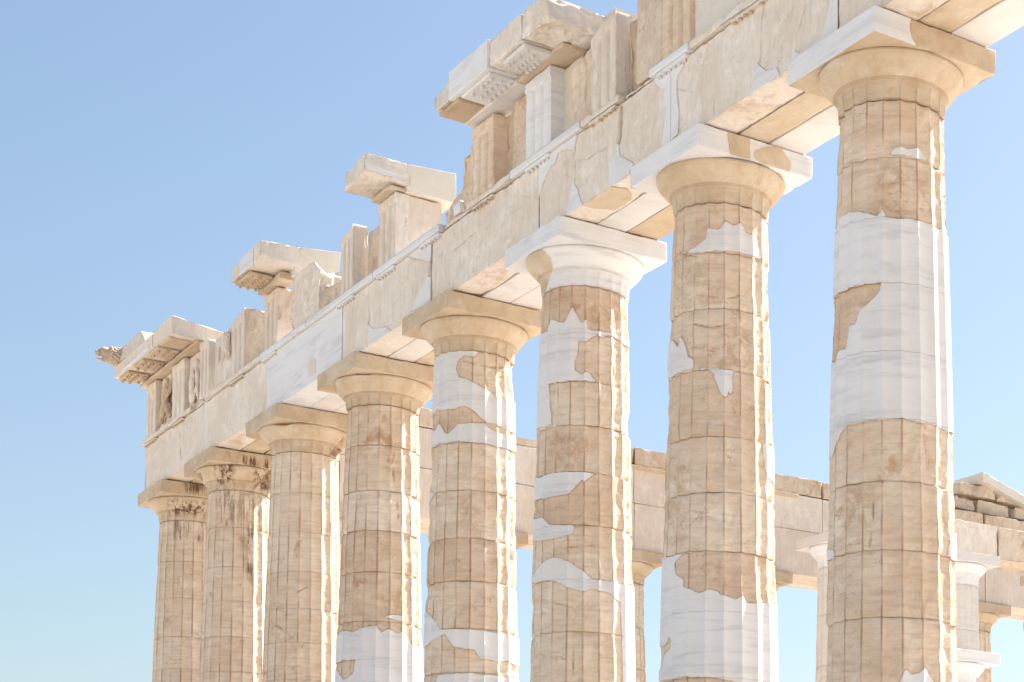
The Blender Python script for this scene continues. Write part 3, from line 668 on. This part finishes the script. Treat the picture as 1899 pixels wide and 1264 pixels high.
# the projecting band along the top of the outer face; gaps are where it has broken away
ZT0, ZT1 = ZA1-.129, ZA1
TAEN = [(262, 352, ANCV), (378, 480, ANCV), (481, 566, NEW), (567, 690, NEW), (691, 813, NEW), (862, 944, ANCV), (945, 1074, NEW), (1075, 1146, ANCV), (1203, 1274, NEW), (1275, 1400, ANCV), (1412, 1560, ANCV), (1561, 1760, ANCV)]
tsp = []
for u0, u1, m in TAEN:
    a, b_ = x_at(u0, -.93, ZT1), x_at(u1, -.93, ZT1); tsp.append((a, b_))
    if u0 == 262: a = -.925
    block('taenia_strip', (a, -.930, ZT0), (b_-.004, -.30, ZT1), m, arc, res=.05, rad=.010 if m is NEW else .020, amp=.002 if m is NEW else .012, seed=u0, tint=random.uniform(0, .3), chip=.1 if m is NEW else .9, skip='')
prev = -.86
for (a, b_) in tsp:                                            # ragged bed where the band is gone
    if a-prev > .08: block('broken_bed', (prev+.01, -.860, ZT0-.002), (a-.01, -.30, ZT1-.012), ANCV, arc, res=.035, rad=.05, amp=.03, big=.10, seed=int(a*10), tint=.2, chip=1.5)
    prev = b_
# regula with six drops under the band below each triglyph
TRIX = [(-.70, .05), (1.39, 2.30), (3.40, 4.13), (5.63, 6.56), (7.72, 8.61), (9.9, 10.75), (12.15, 12.87), (14.10, 14.98), (16.15, 17.0), (18.32, 19.25), (20.42, 21.34), (22.70, 23.53), (24.80, 25.68), (26.9, 27.75)]
for i, (a, b_) in enumerate(TRIX):
    mid = (a+b_)/2; hw = .42
    inn = [t for t in tsp if t[0]-.1 < mid-hw*.6 and t[1]+.1 > mid+hw*.6]
    if not inn: continue
    new = any(TAEN[tsp.index(t)][2] is NEW for t in inn); m = NEW if new else ANCV
    rg = block('regula', (mid-hw, -.915, ZT0-.062), (mid+hw, -.80, ZT0-.002), m, arc, res=.08, rad=.008 if new else .016, amp=.002 if new else .008, seed=i+200, tint=.2)
    pg = [peg(mid-hw+.07+j*.14+(0 if new else random.uniform(-.01, .01)), -.888, ZT0-.060, .036, .04 if new else random.uniform(.012, .042), taper=.8) for j in range(6) if new or random.random() > .12]
    if pg: tag(joined('guttae', pg, m if new else HON, rg, tint=.5), kind='stuff')

# ================================================================ FRIEZE
fr = empty('frieze', (0, 0, 11.78), 'broken frieze of grooved triglyph blocks and panels standing on the architrave', 'frieze')
YF = -.90
def slope(xa, za, xb, zb): return lambda x, y: za+(zb-za)*min(max((x-xa)/(xb-xa), 0), 1)
triglyph(fr, -.72, .06, YF, -.25, 13.10, ANCV, 1, tint=.35)
triglyph(fr, 1.36, 2.32, YF, -.25, 13.08, ANCV, 2, tint=.3)
triglyph(fr, 3.45, 4.14, YF, -.30, slope(3.45, 13.14, 4.14, 13.05), ANCV, 3, tint=.2)
triglyph(fr, 5.68, 6.56, YF, -.60, slope(5.7, 13.00, 6.5, 13.14), ANCV, 4, tint=.3, topn=.10)
triglyph(fr, 7.80, 8.60, YF, -.52, 13.02, ANCV, 5, tint=.4, worn=1.6)
triglyph(fr, 12.22, 12.86, YF, -.55, slope(12.2, 12.95, 12.9, 13.10), ANCV, 6, tint=.3, worn=1.6, topn=.10)
triglyph(fr, 14.13, 14.97, YF, -.60, 13.05, ANCV, 7, tint=.25, worn=1.4)
triglyph(fr, 18.32, 19.20, YF, -.58, 13.06, ANC, 8, tint=.2, worn=1.4)
triglyph(fr, 20.42, 21.33, YF, -.20, 13.10, NEW, 9, tint=.1, worn=.15)
triglyph(fr, 22.70, 23.53, YF, -.60, slope(22.7, 13.00, 23.2, 13.14), ANCV, 10, tint=.25, worn=1.4)
triglyph(fr, 24.86, 25.76, YF, -.50, 13.12, ANC, 11, tint=.2, worn=2.2)
triglyph(fr, 27.02, 27.86, YF, -.50, 13.12, ANCV, 12, tint=.2, worn=1.4)
# panels and backing stones between them
def fstone(x0, x1, yf, yb, z1, m, seed, **k): return frieze_stone(fr, x0, x1, yf, yb, z1, m, seed, **k)
fstone(.07, 1.35, -.78, -.25, 13.10, ANCV, 20, amp=.012, big=.03, name='metope', tint=.5)
fstone(2.33, 3.44, -.78, -.25, 13.09, ANCV, 21, amp=.012, big=.03, name='metope', tint=.4)
fstone(4.22, 5.66, -.80, -.25, slope(4.2, 13.02, 5.6, 13.06), ANCV, 22, amp=.015, big=.06, name='metope', tint=.3)
fstone(6.57, 7.78, -.84, -.40, slope(6.6, 13.08, 7.7, 12.70), ROUGHM, 23, tint=.3)
fstone(9.24, 10.9, -.84, .10, lambda x, y: 13.05-.75*max(0, (x-10.45))-.08*max(0, y), ANCV, 24, amp=.03, big=.10, tint=.3, topn=.10)
fstone(10.95, 12.10, -.80, .1, slope(10.9, 12.35, 12.1, 12.18), ROUGHM, 25, big=.12, tint=.2, topn=.15)
fstone(12.90, 13.52, -.62, -.2, 12.95, ROUGHM, 26, tint=.4)
fstone(13.54, 14.11, -.80, -.2, slope(13.5, 12.62, 14.1, 12.85), ROUGHM, 27, tint=.35, topn=.12)
fstone(13.30, 14.12, -.10, .55, 12.95, NEWG, 28, amp=.004, big=0, tint=.3)
fstone(14.20, 14.955, -.68, .05, 13.03, ANCV, 29, amp=.012, big=.02, tint=.45)
fstone(16.72, 17.70, -.70, -.1, slope(16.7, 12.12, 17.7, 12.42), ROUGHM, 30, tint=.4, topn=.15)
fstone(17.78, 18.30, -.84, -.40, slope(17.8, 12.72, 18.3, 12.95), ANC, 31, amp=.03, big=.18, tint=.35, topn=.12)
fstone(17.52, 17.80, -.86, -.30, 11.99, NEW, 44, amp=.003, big=0, tint=.1)
fstone(19.1, 24.9, -.12, .45, 13.02, ROUGHM, 45, tint=.4, amp=.02, big=.04)
fstone(19.18, 19.80, -.70, -.3, 13.02, ROUGHM, 32, tint=.7, amp=.03, big=.16)
fstone(19.78, 20.40, -.82, -.2, 13.04, ROUGHM, 33, tint=.1, amp=.02, big=.05)
fstone(21.30, 21.98, -.66, -.1, 13.08, NEWG, 34, amp=.003, big=0, tint=.6)
fstone(21.82, 22.68, -.80, -.1, slope(21.8, 12.85, 22.6, 13.06), ROUGHM, 35, tint=.2, amp=.02, big=.09)
fstone(23.55, 24.04, -.72, -.15, 12.98, ROUGHM, 36, tint=.8, amp=.03, big=.12)
fstone(24.06, 24.84, -.84, -.1, 13.12, ROUGHM, 37, tint=.15, amp=.014, big=.03)
fstone(25.78, 26.98, -.82, -.1, 13.12, NEWG, 38, amp=.004, big=0, tint=.25)
fstone(27.88, 29.00, -.82, -.1, 13.12, ANCV, 39, amp=.01, big=.03, tint=.2)
fstone(29.02, 29.90, -.90, -.1, 13.12, ANCV, 40, amp=.01, big=.03, tint=.3)
# worn relief figures left on the two panels next to the corner
def blob_mesh(name, balls, mat, parent, voxel=.03, amp=.02, seed=0, tint=.3):
    bm = bmesh.new()
    for (c, r, rot) in balls:
        M = Matrix.Translation(c) @ Matrix.Rotation(rot[1], 4, rot[0]) @ Matrix.Diagonal((r[0], r[1], r[2], 1))
        bmesh.ops.create_icosphere(bm, subdivisions=3, radius=1.0, matrix=M)
    me = bpy.data.meshes.new('tmp'); bm.to_mesh(me); bm.free()
    o = bpy.data.objects.new('tmp', me); COL.objects.link(o)
    md = o.modifiers.new('r', 'REMESH'); md.mode = 'VOXEL'; md.voxel_size = voxel
    dg = bpy.context.evaluated_depsgraph_get(); m2 = bpy.data.meshes.new_from_object(o.evaluated_get(dg))
    V = np.zeros(len(m2.vertices)*3); m2.vertices.foreach_get('co', V); V = V.reshape(-1, 3); Nn = np.zeros(len(V)*3); m2.vertices.foreach_get('normal', Nn); Nn = Nn.reshape(-1, 3)
    F = [list(p.vertices) for p in m2.polygons]; bpy.data.objects.remove(o)
    V = V-Nn*(amp*(fbm(V+seed, 6, 71, 3))+amp*.5*vn(V+seed, 25, 72))[:, None]
    off = np.array(parent.location)
    if parent.parent is not None: off = np.array(parent.parent.location)
    return mesh_obj(name, V, F, mat, parent, tint=tint, off=off)
ZR = ('X', 0.0)
blob_mesh('relief_figure', [((.78, -.86, 12.55), (.17, .13, .30), ('Y', .25)), ((.88, -.86, 12.86), (.10, .10, .12), ZR), ((.62, -.86, 12.22), (.13, .12, .30), ('Y', .5)), ((.95, -.86, 12.20), (.11, .12, .26), ('Y', -.5)), ((.52, -.86, 12.62), (.20, .08, .07), ('Y', .6)), ((.45, -.86, 11.98), (.14, .11, .12), ZR), ((1.08, -.86, 11.97), (.16, .10, .12), ZR), ((1.05, -.85, 12.58), (.20, .08, .08), ('Y', -.7))], HON, fr, .03, .05, 3, .5)
blob_mesh('relief_figure', [((2.75, -.84, 12.35), (.16, .10, .45), ('Y', .1)), ((2.80, -.84, 12.05), (.24, .10, .24), ZR), ((3.15, -.84, 12.30), (.12, .09, .50), ('Y', -.12)), ((3.10, -.84, 12.80), (.10, .09, .12), ZR)], ANCV, fr, .03, .05, 5, .35)
blob_mesh('relief_figure', [((5.05, -.84, 12.65), (.09, .09, .40), ('Y', .12)), ((5.30, -.84, 12.62), (.10, .11, .42), ('Y', -.08)), ((4.68, -.83, 12.55), (.05, .07, .28), ('Y', .1))], ANCV, fr, .03, .05, 6, .3)

# ================================================================ CORNICE BLOCKS (each one lies loose on the frieze)
YG = -1.56
def mutule(parent, x0, x1, y0, y1, z0, z1, mat, rows=3, n=6, drops=True, seed=0, tint=.5):
    o = block('mutule', (x0, y0, z0), (x1, y1, z1), mat, parent, res=.12, rad=.012, amp=.006, seed=seed, tint=tint)
    if drops:
        pg = [peg(x0+(x1-x0)*(i+.5)/n, y0+(y1-y0)*(j+.5)/rows, z0+.004, .034, .055, taper=.9) for i in range(n) for j in range(rows) if random.random() > .14]
        tag(joined('guttae', pg, mat, o, tint=tint), kind='stuff')
    return o
# -- corner piece with the lion head
g1 = empty('cornice_block', (0, -.6, 13.12), 'corner cornice of tan marble with a lion-head spout and drilled brackets beneath', 'cornice', 'cornice blocks left on the frieze')
block('bed_moulding', (-1.02, -.985, 13.112), (3.50, -.10, 13.20), HON, g1, res=.08, rad=.02, amp=.012, seed=301, tint=.5)
block('corona', (-1.12, YG, 13.262), (2.02, -.10, 13.60), ANCV, g1, res=.045, rad=.02, amp=.012, seed=302, tint=.25,
      corners=hexa(-1.12, 2.02, YG, -.10, 13.262, 13.60, c001=(-1.12, YG, 13.58)), patches={'N': [[[(222, 690), (275, 640), (276, 655), (225, 705)]]]})
block('corona', (2.03, YG, 13.21), (3.56, -.10, 13.66), ANCV, g1, res=.035, rad=.02, amp=.014, seed=303, tint=.3, big=.04,
      corners=hexa(2.03, 3.56, YG, -.10, 13.262, 13.66, c100=(3.56, YG, 13.20), c110=(3.56, -.30, 13.13), c111=(3.56, -.30, 13.46), c101=(3.56, YG, 13.64)))
for i, (a, b_) in enumerate(((-.98, -.15), (.30, 1.05), (1.45, 2.25), (2.45, 3.2))):
    mutule(g1, a, b_, YG+.07, -.99, 13.20, 13.268, HON, seed=310+i, tint=.5, drops=i != 3)
block('corner_sima', (-1.30, YG-.02, 13.602), (1.98, -.35, 14.0), ANCV, g1, res=.05, rad=.03, amp=.02, big=.05, seed=305, tint=.35,
      corners=hexa(-1.30, 1.98, YG, -.35, 13.602, 14.0, c001=(-1.28, YG+.02, 13.98), c011=(-1.1, -.35, 14.05), c101=(.55, YG+.12, 14.10), c111=(1.5, -.35, 13.88), c100=(1.2, YG+.06, 13.602), c110=(1.8, -.35, 13.602)))
lx = x_at(208, YG-.10, 13.82); ly, lz = YG-.10, 13.80
def LP(f, sd_, h, r, tilt=0.0): return ((lx+sd_, ly-f, lz+h), (r[1], r[0], r[2]), ('X', tilt))   # f forward (north), sd_ sideways, h up
lh = [LP(0, 0, 0, (.20, .18, .20)), LP(.17, 0, .05, (.17, .13, .13), .2), LP(.32, 0, .0, (.10, .10, .075), .2), LP(.38, 0, .035, (.035, .05, .04)),
      LP(.27, 0, -.165, (.12, .075, .035), -.2), LP(.14, 0, -.12, (.10, .10, .08)), LP(.25, .07, .12, (.06, .045, .03), .3), LP(.25, -.07, .12, (.06, .045, .03), .3),
      LP(.06, .15, .14, (.04, .035, .055)), LP(.06, -.15, .14, (.04, .035, .055)), LP(-.12, 0, -.02, (.20, .19, .21))]
for q in range(4):
    for a in range(13):
        an = 2*math.pi*a/13+q*.24; rr = .172+.010*q
        lh.append(LP(.04-.075*q, rr*math.cos(an), -.01+rr*1.1*math.sin(an), (.046, .040, .042)))
blob_mesh('lion_head', lh, ROUGHM, g1, .016, .004, 8, .5)
# -- cornice above the third column
g3 = empty('cornice_block', (8.5, -.6, 13.06), 'cornice block with a long stippled new-marble tail and a broken honey underside', 'cornice', 'cornice blocks left on the frieze')
block('corona', (7.62, YG, 13.20), (9.37, -.62, 13.66), ANCV, g3, res=.035, rad=.03, amp=.015, big=.05, seed=321, tint=.2,
      corners=hexa(7.62, 9.37, YG, -.62, 13.21, 13.64, c101=(9.37, YG+.05, 13.68), c001=(7.62, YG+.02, 13.55), c100=(9.37, YG+.03, 13.25), c110=(9.37, -.62, 13.20), c111=(9.37, -.62, 13.72)),
      patches={'N': [[[(444, 478), (470, 455), (468, 500), (446, 520)]]]}, brk=[((9.37, -1.15, 13.36), (.55, -.15, -.85))])
block('tail_block', (8.62, -.78, 13.09), (9.345, .20, 13.74), NEWG, g3, res=.05, rad=.012, amp=.006, seed=322, tint=.35, corners=hexa(8.62, 9.345, -.78, .20, 13.09, 13.74, c101=(9.345, -.78, 13.69), c111=(9.345, .20, 13.80)))
mutule(g3, 7.75, 8.65, YG+.07, -1.0, 13.14, 13.215, HON, seed=324, tint=.4)
block('bed_moulding', (7.72, -1.00, 13.045), (9.10, -.62, 13.20), HON, g3, res=.06, rad=.02, amp=.012, seed=325, tint=.35)
# -- cornice above the middle of the bay beyond
g4 = empty('cornice_block', (14.5, -.6, 13.06), 'short cornice block with crumbled front end and smooth pale tail', 'cornice', 'cornice blocks left on the frieze')
block('corona', (14.0, YG, 13.10), (15.08, -.62, 13.66), ANCV, g4, res=.03, rad=.03, amp=.02, big=.07, seed=331, tint=.25, chip=1.6,
      corners=hexa(14.0, 15.08, YG, -.62, 13.16, 13.62, c001=(14.02, YG+.05, 13.54), c101=(15.06, YG+.03, 13.64), c111=(15.09, -.62, 13.62), c011=(14.02, -.62, 13.62), c100=(15.06, YG, 13.22)),
      patches={'W': [[[(678, 302), (750, 325), (752, 334), (678, 312)]]]})
block('tail_block', (14.1, -.70, 13.06), (15.06, .28, 13.60), NEWG, g4, res=.05, rad=.012, amp=.006, seed=332, tint=.35, corners=hexa(14.1, 15.06, -.70, .28, 13.06, 13.60, c101=(15.06, -.70, 13.59), c111=(15.06, .28, 13.66)))
block('bed_moulding', (14.08, -1.02, 13.055), (14.98, -.62, 13.17), HON, g4, res=.06, rad=.03, amp=.015, seed=333, tint=.3)
# -- the longest run, over two triglyphs
g5 = empty('cornice_block', (20.0, -.6, 13.10), 'longest cornice run in white and tan marble, with a heavy broken end', 'cornice', 'cornice blocks left on the frieze')
block('corona', (18.17, YG, 13.18), (18.85, -.3, 13.66), ANCV, g5, res=.03, rad=.05, amp=.02, big=.08, seed=341, tint=.3, chip=1.2, corners=hexa(18.17, 18.85, YG, -.3, 13.20, 13.66, c001=(18.22, YG, 13.56), c011=(18.2, -.3, 13.58)))
block('corona', (18.855, YG-.002, 13.20), (20.38, -.3, 13.69), NEW, g5, res=.05, rad=.008, amp=.003, seed=342, tint=.05)
block('corona', (20.39, YG+.01, 13.20), (21.58, -.3, 13.68), ANCV, g5, res=.035, rad=.03, amp=.015, big=.05, seed=343, tint=.15)
block('corona', (21.40, YG-.04, 13.08), (22.62, -.55, 13.72), ANCV, g5, res=.03, rad=.07, amp=.02, big=.10, seed=344, tint=.15, chip=1.4,
      corners=hexa(21.59, 22.50, YG-.03, -.55, 13.16, 13.72, c100=(22.50, YG+.04, 13.22), c110=(22.6, -.55, 13.14), c101=(22.42, YG+.03, 13.70), c111=(22.6, -.5, 13.52)), brk=[((22.45, -1.2, 13.22), (.6, -.2, -.9))])
block('tail_block', (21.60, -.545, 13.14), (22.85, .30, 13.56), NEWG, g5, res=.06, rad=.01, amp=.006, seed=345, tint=.15)
mutule(g5, 18.30, 19.10, YG+.08, -1.0, 13.13, 13.205, HON, seed=346, tint=.6, drops=False)
mutule(g5, 19.20, 20.30, YG+.08, -1.0, 13.13, 13.203, NEW, seed=347, tint=.3)
mutule(g5, 20.80, 21.58, YG+.08, -1.0, 13.12, 13.205, NEW, seed=348, tint=.5)
block('bed_moulding', (18.30, -1.02, 13.105), (20.36, -.30, 13.20), NEW, g5, res=.08, rad=.012, amp=.004, seed=349, tint=.6)
block('bed_moulding', (20.37, -1.02, 13.106), (22.0, -.30, 13.20), HON, g5, res=.06, rad=.02, amp=.012, seed=350, tint=.4)

# ================================================================ EAST FACADE SEEN FROM WITHIN
YE = [3.45, 7.68, 11.97, 16.27, 20.57, 24.75, 28.86]
ELAB = ['far east-front column next but one behind the lion-head corner', 'third far column of the east front counted from the lion-head corner', 'far tan east-front column whose capital shows beside the column with the white capital',
        'fifth far column of the east front counted from the lion-head corner', 'sixth far column of the east front counted from the lion-head corner', 'far tan east-front column behind the white porch column', 'far corner column beneath the sloping pediment corner']
for i, y in enumerate(YE):
    root = empty('marble_column', (0, y, 0), ELAB[i], 'column', 'far columns of the east front')
    zs = [9.54, 8.3, 7.1, 5.9, 4.7, 3.5, 2.3, 1.1, 0]
    for j, (z1, z0) in enumerate(zip(zs[:-1], zs[1:])): drum(root, 0, y, z0, z1, 6, 14, None, None, None, 500+i*9+j, .8, tint=random.uniform(.0, .35))
    cap = capital(root, 0, y, HON, 60+i, 6)
    block('abacus', (-.989, y-.989, 10.096), (.989, y+.989, 10.428), HON, cap, seed=60+i, res=.10, rad=.02, amp=.01)
ee = empty('east_entablature', (0, 14, 10.43), 'far east entablature of tan marble blocks running across behind the near columns', 'entablature')
yj = [-.0]+YE[:]; yj[0] = .87
for i in range(len(yj)-1):
    a, b_ = yj[i]+.002, yj[i+1]-.002
    for xa, xb, zo in ((-.86, -.29, .0), (-.285, .25, .002), (.255, .86, .001)):
        block('architrave_block', (xa, a, ZA0+zo), (xb, b_, ZA1-zo), ANCV, ee, res=.09, rad=.008, amp=.008, seed=400+i*3+int(xa*10), tint=random.uniform(.4, .8), cracks=None)
    m = (a+b_)/2
    for q, (c0, c1) in enumerate(((a, m-.002), (m+.002, b_))):
        block('frieze_backer', (-.86, c0, ZA1+.002), (.83, c1, 12.86), ANCV, ee, res=.09, rad=.008, amp=.008, seed=430+i*2+q, tint=random.uniform(.2, .6))
        if not (i == 1 and q == 0) and not (i == 2 and q == 0):
            h = 13.42-.06*random.random()
            block('top_course', (-.95, c0, 12.864), (.86, c1, h), ROUGHM, ee, res=.08, rad=.04, amp=.025, big=.05, seed=450+i*2+q, tint=random.uniform(.2, .6), chip=1.2)
        else: block('top_course', (-.95, c0 if q else c0, 12.864), (.80, c1-.6, 13.10), ROUGHM, ee, res=.08, rad=.04, amp=.025, seed=450+i*2+q, tint=.3)
for (a, b_) in ((9.2, 14.0), (14.01, 17.5)):
    block('ledge_moulding', (.80, a, 12.74), (.95, b_, 12.86), HON, ee, res=.12, rad=.02, amp=.008, seed=int(a), tint=.3)
# corner of the pediment on top of it
pe = empty('pediment_corner', (0, 26.5, 13.42), 'sloping pediment corner of stacked marble blocks under a pale raking slab', 'pediment')
rng = random.Random(4)
for row, (z0, z1, ya, yb_) in enumerate(((13.44, 13.92, 23.7, 28.3), (13.925, 14.40, 23.9, 26.6))):
    y = ya
    while y < yb_-.3:
        w = rng.uniform(.8, 1.7); e = min(y+w, yb_); dz = rng.uniform(-.10, .06)
        block('tympanum_block', (-.3, y, z0), (.60+rng.uniform(-.22, .10), e-.006, z1-.006), ROUGHM if rng.random() < .5 else ANCV, pe, res=.06, rad=.06, amp=.03, big=.12, seed=int(y*37+row), tint=rng.uniform(.0, .4), chip=1.5,
              corners=hexa(-.3, .60+rng.uniform(-.22, .10), y, e-.006, z0, z1-.006, c101=(.5, y+rng.uniform(0, .15), z1-.006), c111=(.55, e-rng.uniform(0, .2), z1-.01+min(dz, 0)))); y = e
def rake(y): return 14.68-.30*(y-24.9)
block('raking_slab', (-.8, 24.75, 14.4), (.75, 29.2, 14.75), NEWG, pe, res=.10, rad=.02, amp=.012, seed=480, tint=.2,
      corners=hexa(-.8, .75, 24.75, 29.2, 0, 1, c000=(-.8, 24.75, rake(24.75)-.30), c100=(.75, 24.75, rake(24.75)-.30), c010=(-.8, 29.2, rake(29.2)-.30), c110=(.75, 29.2, rake(29.2)-.30), c001=(-.8, 24.75, rake(24.75)+.02), c101=(.75, 24.75, rake(24.75)+.02), c011=(-.8, 29.2, rake(29.2)+.02), c111=(.75, 29.2, rake(29.2)+.02)))

# ================================================================ INNER PORCH
XP = 5.6
def porch_column(y, label, ztop=10.43, white=True):
    root = empty('porch_column', (XP, y, 0), label, 'column'); zs = [ztop-.89, ztop-2.2, ztop-3.6, ztop-5.0, ztop-6.4, ztop-7.8, 1.2, 0]
    for j, (z1, z0) in enumerate(zip(zs[:-1], zs[1:])): drum(root, XP, y, z0, z1, 6, 12, None, None, None, 600+int(y)*9+j, .15, mat=NEW if j < 3 else ANC, tint=.9, scale=.93)
    cap = capital(root, XP, y, NEW, 80+int(y), 6, worn=.3, sc_=.93, ztop=ztop, zjoint=ztop-.89)
    block('abacus', (XP-.92, y-.92, ztop-.312), (XP+.92, y+.92, ztop-.002), NEW, cap, seed=80+int(y), res=.06, rad=.03, amp=.012, tint=.8, chip=1.2)
porch_column(15.8, 'restored pale porch column with a chipped capital carrying nothing')
porch_column(19.8, 'restored white porch column carrying a rough architrave')
pa = empty('porch_architrave', (XP, 22.5, 10.43), 'rough tan porch architrave resting on the white porch column', 'architrave')
for i, (a, b_) in enumerate(((19.3, 20.95), (20.96, 24.4))):
    block('architrave_block', (XP-.55, a, 10.432), (XP+.55, b_, 11.42), ROUGHM if i else ANCV, pa, res=.06, rad=.03, amp=.02, big=.05, seed=610+i, tint=.3, chip=1.0)
root = empty('porch_column', (XP, 23.9, 0), 'tan porch column under the outer end of the rough porch architrave', 'column')
for j in range(7): drum(root, XP, 23.9, j*1.363, (j+1)*1.363, 6, 8, None, None, None, 700+j, .6, scale=.93, tint=.4)
cap = capital(root, XP, 23.9, HON, 90, 6, sc_=.93, ztop=10.43, zjoint=9.541)
block('abacus', (XP-.92, 22.98, 10.118), (XP+.92, 24.82, 10.428), HON, cap, seed=90, res=.1, rad=.02, amp=.01)
# low rebuilt column end with a fresh white capital, out on the porch floor
lx_, ly_ = 11.0, 15.35
root = empty('rebuilt_column', (lx_, ly_, 0), 'short rebuilt column with a bright white capital standing on the porch floor', 'column')
ZL = 6.45
for j in range(6): drum(root, lx_, ly_, j*(ZL-.89)/6, (j+1)*(ZL-.89)/6, 6, 8, None, None, None, 800+j, .2, mat=NEW, scale=.93, tint=.5)
cap = capital(root, lx_, ly_, NEW, 95, 6, worn=.3, sc_=.93, ztop=ZL, zjoint=ZL-.89)
block('abacus', (lx_-.92, ly_-.92, ZL-.312), (lx_+.92, ly_+.92, ZL-.002), NEW, cap, seed=95, res=.08, rad=.02, amp=.008, tint=.1)
